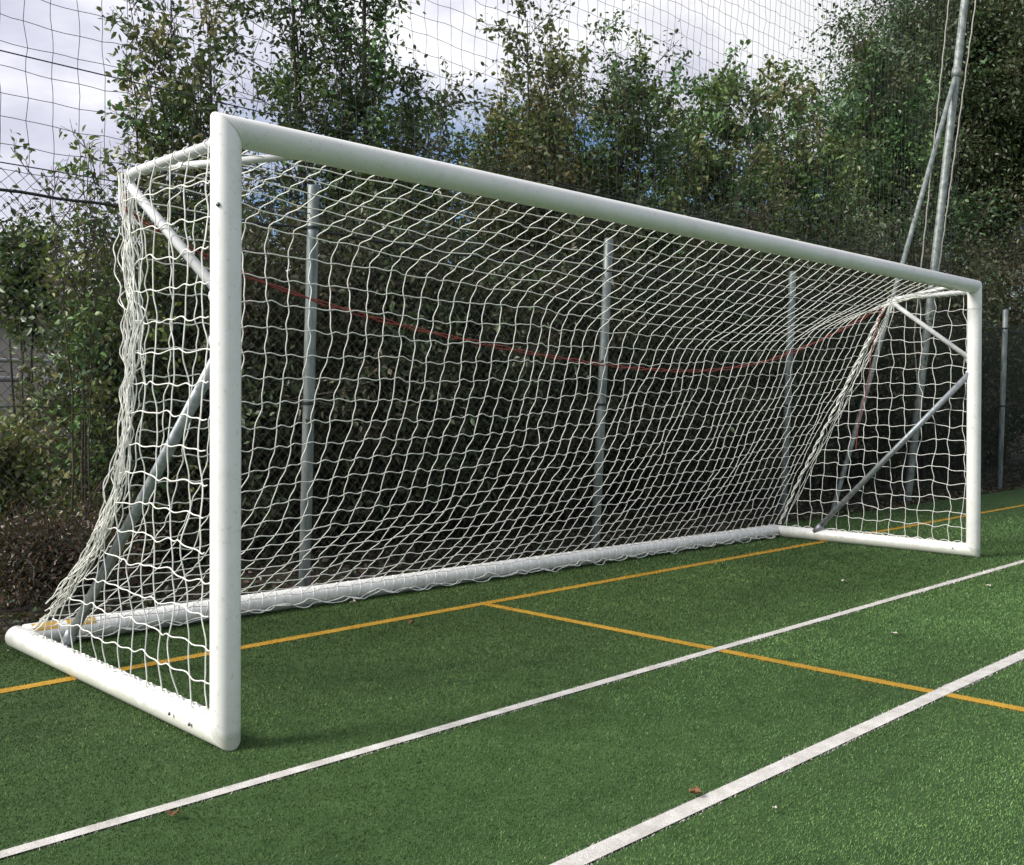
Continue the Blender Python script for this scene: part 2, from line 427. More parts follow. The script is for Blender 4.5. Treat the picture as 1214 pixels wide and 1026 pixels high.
def strands(mb, P, axis, th, r, sub=5, sides=5):
    """P (n,m,3) nodes; runs along `axis`, each strand kinked at every node by angle th (n,m) inside the net's own surface"""
    if axis == 0: P = np.swapaxes(P, 0, 1); th = th.T
    t = np.gradient(P, axis=1); o = np.gradient(P, axis=0)
    tl = np.linalg.norm(t, axis=2, keepdims=True) + 1e-9; o = o / (np.linalg.norm(o, axis=2, keepdims=True) + 1e-9)
    tan = (t / tl * np.cos(th)[..., None] + o * np.sin(th)[..., None]) * tl
    u = np.linspace(0, 1, sub + 1)[:-1]
    h00, h10, h01, h11 = 2*u**3-3*u**2+1, u**3-2*u**2+u, -2*u**3+3*u**2, u**3-u**2
    for i in range(P.shape[0]):
        a, b, ta, tb = P[i, :-1], P[i, 1:], tan[i, :-1], tan[i, 1:]
        q = (h00[None, :, None] * a[:, None] + h10[None, :, None] * ta[:, None] * 1.15 + h01[None, :, None] * b[:, None] + h11[None, :, None] * tb[:, None] * 1.15).reshape(-1, 3)
        mb.tube(np.vstack([q, P[i, -1]]), r, sides, cap=False)
NX, NS = 58, 28
P = np.zeros((NX, NS, 3))
for i in range(NX):
    t = i / (NX - 1)
    y, z = profile(t, NS)
    P[i, :, 1], P[i, :, 2] = y, z
    f = np.linspace(0, 1, NS)
    xtop0, xtop1 = .07, FT[0] - .06; xb0, xb1 = .09, BR[0] - .06
    P[i, :, 0] = (xtop0 + (xtop1 - xtop0) * t) * (1 - f) + (xb0 + (xb1 - xb0) * t) * f
jit = rng.normal(0, .004, P.shape); jit[:, 0] = 0; jit[:, :, 1] *= 1.6
lf = np.stack([nz(np.arange(NX)[:, None] * .35 + 0 * np.arange(NS), np.arange(NS)[None] * .3 + 0 * np.arange(NX)[:, None], s) - .5 for s in (1, 2, 3)], -1)
jit += lf * np.array([.05, .07, .035]) * np.sin(np.linspace(0, PI, NS))[None, :, None]
P += jit
fz = np.linspace(0, 1, NS)[None, :]
thr = rng.normal(0, .09, (NX, NS))
low = np.clip((fz - .22) / .3, 0, 1)
th_h = -(.14 + .40 * low) * np.ones((NX, 1)) + thr                       # horizontal strands: wavy low down, taut above
th_v = (.54 - .26 * low) * np.ones((NX, 1)) + rng.normal(0, .16, (NX, NS))
mb = MB(); strands(mb, P, 0, th_h, RR); strands(mb, P, 1, th_v, RR)
back = part(mb, 'back_net', 'net_rope')
# edge cord, lacing round the rear bar
mb = MB()
tt = np.linspace(0, 1, 420)
bar = BL[None] + (BR - BL)[None] * (.03 + .955 * tt)[:, None]
for ph, zz in ((0, .030), (1.7, .042)):
    w = np.stack([bar[:, 0], bar[:, 1] - .073 - .02 * nz(tt * 31, tt * 0, 9 + ph) + .014 * np.sin(tt * 310 + ph), zz + .014 * np.sin(tt * 170 + ph) + .034 * (nz(tt * 40, tt * 0, 4 + ph) - .5)], -1)
    mb.tube(w, .0042, 5, cap=False)
part(mb, 'edge_cord', 'net_rope', back)
mb = MB()
n = 74
for k in range(n):
    s0 = .035 + .945 * k / n; s1 = .035 + .945 * (k + .5 + rng.uniform(-.2, .2)) / n; s2 = .035 + .945 * (k + 1) / n
    c0, c1, c2 = [BL + (BR - BL) * s for s in (s0, s1, s2)]
    def wrap(ca, cb_, lo_, hi_):
        pts = []
        for a in np.linspace(0, 1, 7):
            ang = lo_ + (hi_ - lo_) * a
            c = ca * (1 - a) + cb_ * a
            pts.append(c + np.array([0, -math.sin(ang) * .0665, math.cos(ang) * .0665 + .003]))
        return pts
    mb.tube(wrap(c0, c1, -.1, 1.95 + rng.uniform(-.1, .25)) , .0026, 5, cap=False)
    mb.tube(wrap(c2, c1, -.1, 1.95 + rng.uniform(-.1, .25)) , .0026, 5, cap=False)
part(mb, 'lacing', 'net_rope', back)
mb = MB()
xs_ = np.linspace(.07, FT[0] - .06, 300)
mb.tube(np.stack([xs_, .055 + 0 * xs_, 2.428 + .006 * np.sin(xs_ * 47)], -1), .004, 5, cap=False)
part(mb, 'head_cord', 'net_rope', back)

def side_net(x_top, x_bot, edge, ztop, sgn, seed, bunch):
    r = np.random.default_rng(seed)
    mb = MB()
    step = .138; ncol = int((edge(.13) - .1) / step) + 1; zrow = np.linspace(ztop - .01, .125, 18)
    zf = np.linspace(0, 1, 18)
    yk = .10 + step * np.arange(ncol + 1)
    N = np.zeros((ncol + 1, 18, 3))
    for k in range(ncol + 1):
        e = edge(zrow)
        over = np.maximum(yk[k] - e, 0)
        y = np.where(yk[k] < e - .05, yk[k], e - .05 + bunch * np.tanh(over * 2) * (1 if k % 2 else -.3))
        y = np.minimum(y, e + .03)
        y = smooth3(y, 0, 1)
        N[k, :, 1] = y + r.normal(0, .009, 18) + .02 * (nz(zrow * 3, zrow * 0 + k, seed) - .5)
        N[k, :, 2] = zrow + r.normal(0, .007, 18) - .02 * (np.arange(18) % 2) * 0
        fl = 1.6 if sgn > 0 else 1.0
        N[k, :, 1] += (fl - 1) * r.normal(0, .012, 18); N[k, :, 2] += (fl - 1) * r.normal(0, .012, 18)
        N[k, :, 0] = x_top * (1 - zf) + (x_bot[0] + (x_bot[1] - x_bot[0]) * y / 2.2) * zf + sgn * .02 * np.sin(PI * zf) + r.normal(0, .010, 18) + .05 * (nz(zrow * 2.2 + k * .3, zrow * 0 + k * .7, seed + 1) - .5) * np.sin(PI * zf)
    arm = .012 * np.sin(PI * np.clip(N[:, 0, 1] / .86, 0, 1))
    N[:, 0, 2] = 2.395 - .015 * N[:, 0, 1] + arm
    thv = r.normal(.16, .16, N.shape[:2]); thh = r.normal(.42, .17, N.shape[:2])
    strands(mb, N, 1, thv, RR, 6); 
    # rows: from the post out to the rear edge only
    for j in range(1, 18):
        keep = [k for k in range(ncol + 1) if yk[k] < edge(zrow[j]) + .06]
        if len(keep) < 2: continue
        Q = np.concatenate([N[keep, j][:1] * np.array([1, 0, 1]) + np.array([0, .055, 0]), N[keep, j]])
        th = np.concatenate([[0], thh[keep, j]])
        strands(mb, np.stack([Q, Q + np.array([0, 0, .1])], 1), 0, np.stack([th, th], 1)[:, :], RR, 6) if False else None
        t = np.gradient(Q, axis=0); tl = np.linalg.norm(t, axis=1, keepdims=True); up = np.array([0, 0, 1.])
        tan = (t / tl * np.cos(th)[:, None] + up * np.sin(th)[:, None]) * tl
        u = np.linspace(0, 1, 7)[:-1]
        h00, h10, h01, h11 = 2*u**3-3*u**2+1, u**3-2*u**2+u, -2*u**3+3*u**2, u**3-u**2
        q = (h00[None, :, None] * Q[:-1, None] + h10[None, :, None] * tan[:-1, None] + h01[None, :, None] * Q[1:, None] + h11[None, :, None] * tan[1:, None]).reshape(-1, 3)
        mb.tube(np.vstack([q, Q[-1]]), RR, 5, cap=False)
    return mb
sn = part(side_net(-.022, (-.03, .075), yL, 2.39, -.6, 5, .05), 'side_net', 'net_rope')
sf = part(side_net(XF + .022, (7.715, 7.675), yR, 2.39, 1, 6, .05), 'side_net', 'net_rope')
# gathered slack where the near side meets the back: loops hanging along the rear edge
mb = MB(); r5 = np.random.default_rng(12)
def edge_pt(z, off, dx):
    y = yL(z) + off
    return np.stack([-.015 + .05 * np.clip(y - .8, 0, 1.5) + dx, y, z + 0 * y], -1)
for k in range(7):
    z = np.linspace(2.34 - r5.uniform(0, .3), r5.uniform(.14, .45), 90)
    off = r5.uniform(-.03, .02) + .034 * (nz(z * 4 + k * 3, z * 0 + k, 3) - .5) * 2 + .016 * np.sin(z * r5.uniform(38, 56) + k)
    dx = r5.uniform(-.015, .03) + .03 * (nz(z * 5, z * 0 + k * 2, 8) - .5) * 2
    mb.tube(edge_pt(z, off, dx), .0027, 5, cap=False)
for k in range(30):      # slack loops of mesh folded into the corner
    z0 = r5.uniform(.2, 2.15); n_ = 16; q = np.linspace(0, 1, n_)
    L_ = r5.uniform(.09, .17); w_ = r5.normal(0, .036)
    z = z0 + L_ * (q - .5)
    off = r5.uniform(-.05, .02) + w_ * np.sin(PI * q) + .01 * np.sin(q * 9 + k)
    dx = r5.uniform(-.01, .035) + r5.normal(0, .02) * np.sin(PI * q)
    mb.tube(edge_pt(z, off, dx), .0027, 5, cap=False)
part(mb, 'gathered_net', 'net_rope', sn)
mb = MB()
for k, (dx, ph) in enumerate(((0, 0), (.012, 2.))):
    z = np.linspace(2.34, .13, 120)
    y = np.interp(z, Rz, Ry) + .012 * np.sin(z * 40 + ph)
    x = np.interp(z, [.1, 2.36], [BR[0] + .03, XF]) + .010 * np.cos(z * 40 + ph)
    mb.tube(np.stack([x, y, z], -1), .0065, 6, cap=False)
part(mb, 'corner_lacing', 'net_rope', sf)
# spiral lacing over the near arm and the base bar
def spiral(mb, a, b, rad, turns, r=.0028, steps=14):
    a, b = np.asarray(a, float), np.asarray(b, float); d = (b - a) / np.linalg.norm(b - a)
    u = np.cross(d, [0, 0, 1.]); u /= np.linalg.norm(u); v = np.cross(d, u)
    s = np.linspace(0, 1, turns * steps); an = s * turns * 2 * PI
    wob = 1 + .25 * (nz(s * turns * 1.3, s * 0, 6) - .2)
    mb.tube(a + (b - a) * s[:, None] + (rad * wob)[:, None] * (np.cos(an)[:, None] * u + np.sin(an)[:, None] * v), r, 5, cap=False)
mb = MB(); spiral(mb, (0, .08, 2.398), (0, .80, 2.378), .024, 9); part(mb, 'arm_lacing', 'net_rope', sn)
mb = MB(); spiral(mb, (XF, .08, 2.398), (XF, .76, 2.378), .024, 9); part(mb, 'arm_lacing', 'net_rope', sf)
mb = MB(); z_ = np.linspace(.12, 2.05, 260)
yy = np.linspace(.1, 2.0, 260)
for ph in (0, 2.2):
    mb.tube(np.stack([-.005 + .044 * yy + .010 * np.sin(yy * 46 + ph), yy, .124 + .005 * np.sin(yy * 46 + ph + 1.2)], -1), .003, 5, cap=False)
part(mb, 'base_lacing', 'net_rope', sn)
mb = MB()
mb.tube(np.stack([7.69 - .012 * yy - .010 * np.sin(yy * 46), yy * .92, .128 + .010 * np.sin(yy * 46 + 1.2)], -1), .003, 5, cap=False)
part(mb, 'base_lacing', 'net_rope', sf)
# red cord strung behind the net between the arms
mb = MB()
rx = np.array([.015, .40, 1.128, 2.394, 4.028, 5.517, 6.9, 7.56]); rz_ = np.array([2.26, 2.13, 1.965, 1.775, 1.64, 1.675, 1.98, 2.27]); ry = np.array([.86, 1.0, 1.12, 1.14, 1.13, 1.12, 1.02, .86])
q = np.linspace(0, 1, 140); xi = .015 + 7.545 * q
fz_ = np.poly1d(np.polyfit(rx, rz_, 5)); fy_ = np.poly1d(np.polyfit(rx, ry, 4))
for k in range(2):
    mb.tube(np.stack([xi, fy_(xi) + .06 + .012 * np.sin(xi * 19 + k * 2), fz_(xi) + .010 * np.sin(xi * 13 + k * 3)], -1), .0045, 6, cap=False)
z = np.linspace(2.28, .95, 40)
mb.tube(np.stack([7.55 - .1 * (2.28 - z) + .02 * np.sin(z * 9), .86 + .12 * (2.28 - z), z], -1), .005, 6, cap=False)
for c in ((.01, .84, 2.25), (7.57, .86, 2.25)):
    an = np.linspace(0, 6 * PI, 40); mb.tube(np.stack([c[0] + .016 * np.cos(an), c[1] + .016 * np.sin(an), c[2] - .05 + .1 * an / an[-1]], -1), .006, 6, cap=False)
part(mb, 'red_cord', 'red_rope')

# ------------------------------------------------------------------ chain link fence behind the goal
FY = 2.75
fence = empty('chain_link_fence', (0, FY, 0))
tag(fence, 'dark green chain link fence on round grey posts behind the goal', 'fence')
def fp(mb, name, mat): 
    return mb.build(name, mat, fence)
pos = [(-1.1, .02), (2.33, .07), (5.65, .15), (9.12, .13), (16.03, .09), (19.5, .06)]
for px_, lean in pos:
    m = MB(); m.pipe((px_, .0, -.05), (px_ + lean, 0, 2.93), .043, 16, .012); p_ = fp(m, 'fence_post', 'fence_post_metal')
    for zc in (2.62, 1.35):
        mm = MB(); mm.tube([(px_ + lean * zc / 2.9, -.0, zc - .012), (px_ + lean * zc / 2.9, 0, zc + .012)], .047, 16, cap=False); mm.build('wire_clip', 'cable', p_)
m = MB(); d = .083; nzr = int(2.72 / (d / 2))
k = 0; x0 = -1.4
zs = np.arange(nzr + 1) * d / 2 + .02
while x0 + k * d / 2 < 20.5:
    xx = x0 + k * d / 2 + np.where((np.arange(nzr + 1) + k) % 2, d / 2 + .002, -.002)
    yy = .047 + np.where((np.arange(nzr + 1) + k) % 2, .003, -.003) + .02 * (nz(xx * .8, zs * .8, 4) - .5)
    m.tube(np.stack([xx + .020 * (nz(zs * 1.5, zs * 0 + k * .12, 2) - .5), yy, zs], -1), .0025, 4, cap=False)
    k += 1
# the strands run along mesh diagonals: neighbouring wires hook at every bend
fp(m, 'chain_link_mesh', 'green_wire')
m = MB(); xs_ = np.linspace(-1.4, 20, 200)
for zc, r_ in ((2.615, .010), (1.35, .003), (.06, .003)):
    sg = .03 * np.abs(np.sin((xs_ - 2.3) / 3.4 * PI))
    m.tube(np.stack([xs_, .03 + .006 * np.sin(xs_ * 60), zc - sg + .004 * np.sin(xs_ * 45)], -1), r_, 6, cap=False)
fp(m, 'tension_cable', 'cable')

# tall ball-stop net above the fence
bs = empty('ball_stop_net', (0, FY + .05, 0))
tag(bs, 'tall dark square mesh ball stop net hanging above the fence', 'ball net')
m = MB(); c = .158
xs_ = [-1.2]
while xs_[-1] < 14.0: xs_.append(xs_[-1] + c * (1 - .32 * min(1, max(0, xs_[-1]) / 9)))
xs_ = np.array(xs_); zs = np.arange(2.72, 10.2, c * .93)
X, Z = np.meshgrid(xs_, zs, indexing='ij')
Yd = .18 * (nz(X * .35, Z * .35, 14) - .5); Zd = Z + .05 * (nz(X * .6, Z * .3, 15) - .5) - .035 * np.sin(np.clip((X + 1) / 14, 0, 1) * PI) * 2
Xd = X + .05 * (nz(X * .5, Z * .9, 16) - .5) + (Z - 2.7) * .03 * np.clip(X / 14, 0, 1) * 2
Nn = np.stack([Xd, Yd, Zd], -1) + rng.normal(0, .006, X.shape + (3,))
z0 = np.zeros(X.shape)
strands(m, Nn, 0, rng.normal(0, .08, X.shape), .0021, 2, 4); strands(m, Nn, 1, rng.normal(0, .12, X.shape), .0021, 2, 4)
m.build('net_mesh', 'dark_twine', bs)
m = MB()
for zc, r_ in ((3.385, .0045), (2.74, .004)):
    xx = np.linspace(-1.2, 14.0, 120); m.tube(np.stack([xx, .0 + .18 * (nz(xx * .35, 0 * xx + zc * .35, 14) - .5), zc + .02 - .06 * np.sin(np.clip((xx + 1.2) / 15, 0, 1) * PI)], -1), r_, 5, cap=False)
m.build('support_rope', 'dark_twine', bs)

mast = empty('net_mast', (12.5, FY, 0))
tag(mast, 'tall leaning grey steel mast with diagonal brace holding the ball stop net', 'mast')
m = MB(); m.pipe((0, 0, -.1), (2.15, 0, 9.6), .056, 18, .01); m.build('pole', 'mast_metal', mast)
m = MB(); m.pipe((1.40, -.0, 6.26), (-2.2, -.0, -.05), .033, 14, .01); m.build('brace', 'mast_metal', mast)
m = MB(); m.tube([(1.385, 0, 6.2), (1.415, 0, 6.33)], .064, 18); m.build('bracket', 'mast_metal', mast)
for a, b, c in (((.13, 0, 2.3), (1.53, 0, 9.6), (.24, -.07, 1.2)), ((.65, 0, 2.3), (2.65, 0, 9.6), (.30, .07, 1.2))):
    m = MB(); q = np.linspace(0, 1, 60)[:, None]
    pts = np.array(a) * (1 - q) + np.array(b) * q; pts[:, 0] += .012 * np.sin(q[:, 0] * 120)
    m.tube(np.vstack([np.array(c) + (pts[:1] - np.array(c)) * np.linspace(0, .95, 8)[:, None], pts]), .010, 6); m.build('rope', 'grey_rope', mast)

# ------------------------------------------------------------------ trees and shrubs
def leaf_quads(P, D, size, r, droop=.25, aspect=.5):
    n = len(P)
    D = D / (np.linalg.norm(D, axis=1, keepdims=True) + 1e-9)
    nrm = r.normal(0, 1, (n, 3)) + np.array([0, 0, .7]); s = np.cross(D, nrm); s /= np.linalg.norm(s, axis=1, keepdims=True) + 1e-9
    up = np.cross(s, D)
    L = size * r.uniform(.55, 1.25, n)[:, None]; Wd = L * aspect * r.uniform(.8, 1.15, n)[:, None]
    a = P; tip = P + D * L - np.array([0, 0, 1]) * L * droop * .5
    m1 = P + D * L * .33 - up * L * .05; m2 = P + D * L * .68 - up * L * .03 - np.array([0, 0, 1]) * L * droop * .18
    w1, w2 = Wd * .5, Wd * .40
    V = np.stack([a, m1 - s * w1 + up * w1 * .4, m2 - s * w2 + up * w2 * .4, tip, m2 + s * w2 + up * w2 * .4, m1 + s * w1 + up * w1 * .4], 1).reshape(-1, 3)
    I = np.arange(n)[:, None] * 6
    F = np.concatenate([I + np.array([[0, 1, 2, 3]]), I + np.array([[0, 3, 4, 5]])])
    return V, F
def grow(seed, height, stems=3, spread=.9, upright=.6, limbs=26, twigs=5, leaves=16, leaf=.055, bare=.12, trunk_r=.05,
         palette=((.05, .07, .03),), sparse_top=.0, lean=(0, 0), taper=.75, scatter=.06, levels=1.0):
    """a multi-stemmed tree around the origin -> (trunk MB, leaf verts, leaf faces, tints)"""
    r = np.random.default_rng(seed); mb = MB(); LP, LD, LC = [], [], []
    pal_ = np.array(palette, float)
    for s in range(stems):
        a = r.uniform(0, 2 * PI); off = r.uniform(0, .22) * spread
        h = height * r.uniform(.72, 1.0) if s else height
        tilt = np.array([math.cos(a), math.sin(a)]) * r.uniform(.05, .30) * min(spread, 1.0) * (0.4 if s == 0 else 1) + np.array(lean)
        n = 12; q = np.linspace(0, 1, n)
        wob = np.cumsum(r.normal(0, .035, (n, 2)), 0) * height * .12; wob -= wob[:1]
        path = np.stack([math.cos(a) * off + tilt[0] * h * .5 * q ** 1.2 + wob[:, 0], math.sin(a) * off + tilt[1] * h * .5 * q ** 1.2 + wob[:, 1], q * h], -1)
        rad = trunk_r * (1 - .88 * q) * (1 if s == 0 else .75)
        mb.tube(path, rad, 7)
        for k in range(limbs):
            f = bare + (1 - bare) * (k + r.uniform(0, 1)) / limbs
            p0 = np.array([np.interp(f, q, path[:, c]) for c in range(3)])
            az = r.uniform(0, 2 * PI); el = math.radians(r.normal(25 + 45 * upright, 12))
            ln = spread * (1 - taper * f ** 1.5) * r.choice([.45, .7, .95, 1.45], p=[.25, .3, .3, .15]) * r.uniform(.8, 1.2)
            d = np.array([math.cos(az) * math.cos(el), math.sin(az) * math.cos(el), math.sin(el)])
            bend = r.normal(0, .18, 3); u = np.linspace(0, 1, 5)[:, None]
            lp = p0 + d * ln * u + bend * ln * u ** 2 + np.array([0, 0, .12 * upright]) * ln * u ** 2
            mb.tube(lp, np.linspace(max(.004, .32 * np.interp(f, q, rad)), .003, 5), 4, cap=False)
            clump = pal_[r.integers(len(pal_))] * r.uniform(.75, 1.25)
            dens = (1 - sparse_top * f) * r.choice([.25, .8, 1.25], p=[.18, .42, .40])
            for t in range(twigs):
                g = r.uniform(.25, 1.0); b0 = np.array([np.interp(g, u[:, 0], lp[:, c]) for c in range(3)])
                dd = d + r.normal(0, .55, 3); dd /= np.linalg.norm(dd); tl = ln * r.uniform(.22, .5) + .08
                b1 = b0 + dd * tl
                mb.tube([b0, (b0 + b1) / 2 + r.normal(0, .02, 3), b1], [.004, .003, .0015], 3, cap=False)
                nl = max(2, int(leaves * dens * r.uniform(.6, 1.3)))
                w = r.uniform(.05, 1.05, (nl, 1)); pts = b0 * (1 - w) + b1 * w + r.normal(0, scatter, (nl, 3))
                LP.append(pts); LD.append(dd * .6 + r.normal(0, .75, (nl, 3)) - np.array([0, 0, .25]))
                LC.append(clump * r.uniform(.62, 1.38, (nl, 1)) * np.array([1, 1, 1]) + np.abs(r.normal(0, .008, (nl, 1))) * np.array([1, .8, .2]))
    LP, LD, LC = np.concatenate(LP), np.concatenate(LD), np.concatenate(LC)
    V, F = leaf_quads(LP, LD, leaf, r)
    return mb, V, F, np.clip(np.repeat(LC, 6, 0), .004, 1)
def plant(name, label, cat, group, loc, rz=0, **kw):
    root = empty(name, loc, rz); tag(root, label, cat, group)
    mb, V, F, Tn = grow(**kw)
    mb.build('trunk' if 'tree' in name else 'stems', 'bark', root)
    raw_mesh('crown' if 'tree' in name else 'foliage', V, F, 'leaves', root, Tn)
    return root
def pal_scale(p, k): return tuple(tuple(c * k for c in q) for q in p)
GREEN = pal_scale(((.048, .108, .032), (.068, .132, .038), (.040, .088, .036), (.092, .140, .040)), 1.6)
OLIVE = pal_scale(((.100, .108, .040), (.084, .104, .038), (.132, .120, .046), (.072, .092, .038)), 1.8)
DARK = pal_scale(((.044, .080, .033), (.058, .094, .037), (.072, .086, .036), (.038, .066, .033)), 1.15)
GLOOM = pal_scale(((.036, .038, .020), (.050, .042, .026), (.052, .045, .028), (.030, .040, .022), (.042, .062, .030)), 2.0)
LIME = ((.17, .23, .055), (.135, .20, .055), (.095, .14, .045), (.17, .17, .06))
BROWN = ((.075, .044, .032), (.098, .054, .038), (.062, .042, .030))
TG = 'trees rising behind the fence'
plant('sapling_tree', 'thin wispy sapling reaching into the sky at the left, behind the near post', 'tree', TG, (2.55, 5.0, .0), seed=11, height=5.0, stems=5, spread=.72, upright=.62, limbs=34, twigs=5, leaves=15, leaf=.074, trunk_r=.028, palette=GREEN + OLIVE, sparse_top=.55, taper=.75, bare=.05)
plant('sapling_tree', 'olive tree with slanting bare stems between the near post and the dense dark column', 'tree', TG, (3.2, 5.2, .0), seed=12, height=5.2, stems=5, spread=.9, upright=.6, limbs=32, twigs=5, leaves=15, leaf=.072, trunk_r=.032, palette=OLIVE + GREEN, sparse_top=.5, lean=(-.05, 0), taper=.7, bare=.05)
plant('column_tree', 'dense dark upright tree running off the top of the picture above the crossbar', 'tree', TG, (4.35, 5.1, .0), seed=13, height=7.0, stems=5, spread=.95, upright=.5, limbs=52, twigs=6, leaves=18, leaf=.070, trunk_r=.045, palette=DARK + GREEN, taper=.35, bare=.05)
plant('small_tree', 'low olive tree in the gap right of the dense dark column', 'tree', TG, (5.6, 5.3, .0), seed=14, height=4.7, stems=7, spread=1.0, upright=.6, limbs=34, twigs=5, leaves=18, leaf=.066, palette=OLIVE + GREEN, sparse_top=.3, bare=.05, trunk_r=.03)
plant('bushy_tree', 'brownish green bushy tree with twin pointed tops above the crossbar middle', 'tree', TG, (7.0, 5.3, .0), seed=15, height=5.8, stems=9, spread=1.35, upright=.65, limbs=44, twigs=6, leaves=19, leaf=.078, trunk_r=.04, palette=OLIVE + GREEN[:2], sparse_top=.35, taper=.65, bare=.05)
plant('bushy_tree', 'spiky topped green tree right of the brownish twin pointed one', 'tree', TG, (9.1, 5.3, .0), seed=16, height=5.8, stems=9, spread=1.4, upright=.6, limbs=44, twigs=6, leaves=19, leaf=.080, trunk_r=.04, palette=GREEN + DARK, sparse_top=.3, taper=.65, bare=.05)
plant('bushy_tree', 'rounded mid green tree over the right half of the crossbar', 'tree', TG, (11.6, 5.6, .0), seed=17, height=6.2, stems=9, spread=1.6, upright=.45, limbs=36, twigs=7, leaves=22, leaf=.098, trunk_r=.045, palette=GREEN + GREEN + OLIVE[:2], sparse_top=.4, bare=.05, taper=.75)
plant('bushy_tree', 'loose leaved green tree just left of the leaning mast', 'tree', TG, (14.6, 5.9, .0), seed=18, height=7.2, stems=9, spread=1.6, upright=.5, limbs=36, twigs=7, leaves=22, leaf=.105, trunk_r=.05, palette=GREEN + GREEN + OLIVE[:2], sparse_top=.55, bare=.05, taper=.8)
plant('broad_tree', 'huge dark broad tree filling the top right corner behind the mast', 'tree', TG, (30.3, 8.4, .3), seed=19, height=14.5, stems=7, spread=3.9, upright=.25, limbs=70, twigs=15, leaves=36, leaf=.125, trunk_r=.16, palette=pal_scale(DARK, .9), taper=.35, scatter=.22, bare=.42)
plant('broad_tree', 'dark tree behind the mast brace, lower left shoulder of the huge one', 'tree', TG, (20.3, 7.0, .2), seed=20, height=8.6, stems=8, spread=1.9, upright=.45, limbs=52, twigs=10, leaves=28, leaf=.105, trunk_r=.1, palette=DARK + GREEN, taper=.65, scatter=.15, bare=.08)
back0 = plant('bushy_tree', 'grey green tree set back behind the low olive one', 'tree', TG, (6.6, 7.4, .2), seed=21, height=4.9, stems=8, spread=1.5, upright=.6, limbs=36, twigs=5, leaves=12, leaf=.088, trunk_r=.05, palette=DARK + GREEN, sparse_top=.15, bare=.05)
for x, y, s, rz, lab in ((9.6, 7.6, 1.0, 2.0, 'grey green tree set back between the twin pointed and the spiky tree'), (12.8, 7.8, 1.05, 3.4, 'grey green tree set back behind the spiky topped one'), (16.4, 8.2, 1.05, 5.0, 'grey green tree set back behind the loose leaved one by the mast'), (29.5, 9.2, 1.0, 1.0, 'grey green tree at the right edge under the huge dark crown')):
    o = copy_tree(back0); o.location = (x, y, .2); o.rotation_euler = (0, 0, rz); o.scale = (s, s, s); o['label'] = lab

# hedge bushes standing right behind the chain link
HG = 'dark hedge bushes behind the goal net'
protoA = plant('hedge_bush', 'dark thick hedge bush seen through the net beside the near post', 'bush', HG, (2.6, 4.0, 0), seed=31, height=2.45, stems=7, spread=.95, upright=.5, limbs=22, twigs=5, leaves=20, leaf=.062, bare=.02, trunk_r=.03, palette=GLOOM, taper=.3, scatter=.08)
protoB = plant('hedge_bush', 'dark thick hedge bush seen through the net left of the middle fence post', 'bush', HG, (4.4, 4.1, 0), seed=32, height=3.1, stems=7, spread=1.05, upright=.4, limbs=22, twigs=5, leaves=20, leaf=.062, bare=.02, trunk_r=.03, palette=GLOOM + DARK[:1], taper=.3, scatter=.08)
spots = [(3.5, 4.5, 1.1, 2.1, 'A', 'dark hedge bush second from the near post, set back in the row'),
         (5.6, 4.0, 1.0, 4.0, 'A', 'dark hedge bush right behind the middle fence post'),
         (6.9, 4.2, 1.1, 1.2, 'B', 'dark hedge bush seen through the net right of the middle fence post'),
         (8.3, 4.1, 1.05, 3.3, 'A', 'dark hedge bush left of the third grey fence post'),
         (9.7, 4.2, 1.15, 5.1, 'B', 'dark hedge bush behind the third grey fence post'),
         (11.3, 4.2, 1.2, .4, 'A', 'dark hedge bush behind the rear corner lacing of the far net'),
         (13.0, 4.3, 1.2, 2.7, 'B', 'dark hedge bush behind the foot of the leaning mast'),
         (14.8, 4.3, 1.3, 4.4, 'A', 'dark hedge bush seen through the far side net'),
         (16.8, 4.4, 1.35, 1.9, 'B', 'dark hedge bush behind the fence post right of the far goalpost'),
         (19.2, 4.6, 1.5, 3.9, 'A', 'dark hedge bush at the right edge beyond the far goalpost'),
         (21.8, 5.0, 1.6, 5.5, 'B', 'farthest dark hedge bush at the right edge of the row')]
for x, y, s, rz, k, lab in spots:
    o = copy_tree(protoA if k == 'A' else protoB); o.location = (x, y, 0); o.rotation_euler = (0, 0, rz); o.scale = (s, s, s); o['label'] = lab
# lit bushes at the left, outside the goal
LG = 'leafy bushes left of the goal'
plant('leafy_bush', 'yellow green leafy bush behind the fence left of the goal', 'bush', LG, (1.62, 4.35, 0), seed=41, height=2.25, stems=6, spread=.5, upright=.45, limbs=20, twigs=5, leaves=13, leaf=.065, bare=.0, trunk_r=.02, palette=LIME + LIME + GREEN, taper=.2)
plant('leafy_bush', 'tall dark green bush close behind the left side net', 'bush', LG, (2.0, 4.6, 0), seed=42, height=2.6, stems=6, spread=.8, upright=.55, limbs=22, twigs=5, leaves=15, leaf=.062, bare=.05, trunk_r=.025, palette=GREEN + DARK + OLIVE, taper=.35)
plant('leafy_bush', 'low sunlit bush at the left picture edge in front of the railing', 'bush', LG, (1.1, 5.4, 0), seed=43, height=1.0, stems=6, spread=.6, upright=.35, limbs=18, twigs=5, leaves=13, leaf=.065, bare=.05, trunk_r=.02, palette=LIME + OLIVE, taper=.3)
plant('leafy_bush', 'tall thin leafy shoots poking above the fence top at the left', 'bush', LG, (1.30, 4.1, 0), seed=44, height=3.15, stems=4, spread=.42, upright=.8, limbs=12, twigs=3, leaves=7, leaf=.062, bare=.55, trunk_r=.014, palette=GREEN + LIME, taper=.5, sparse_top=.3)
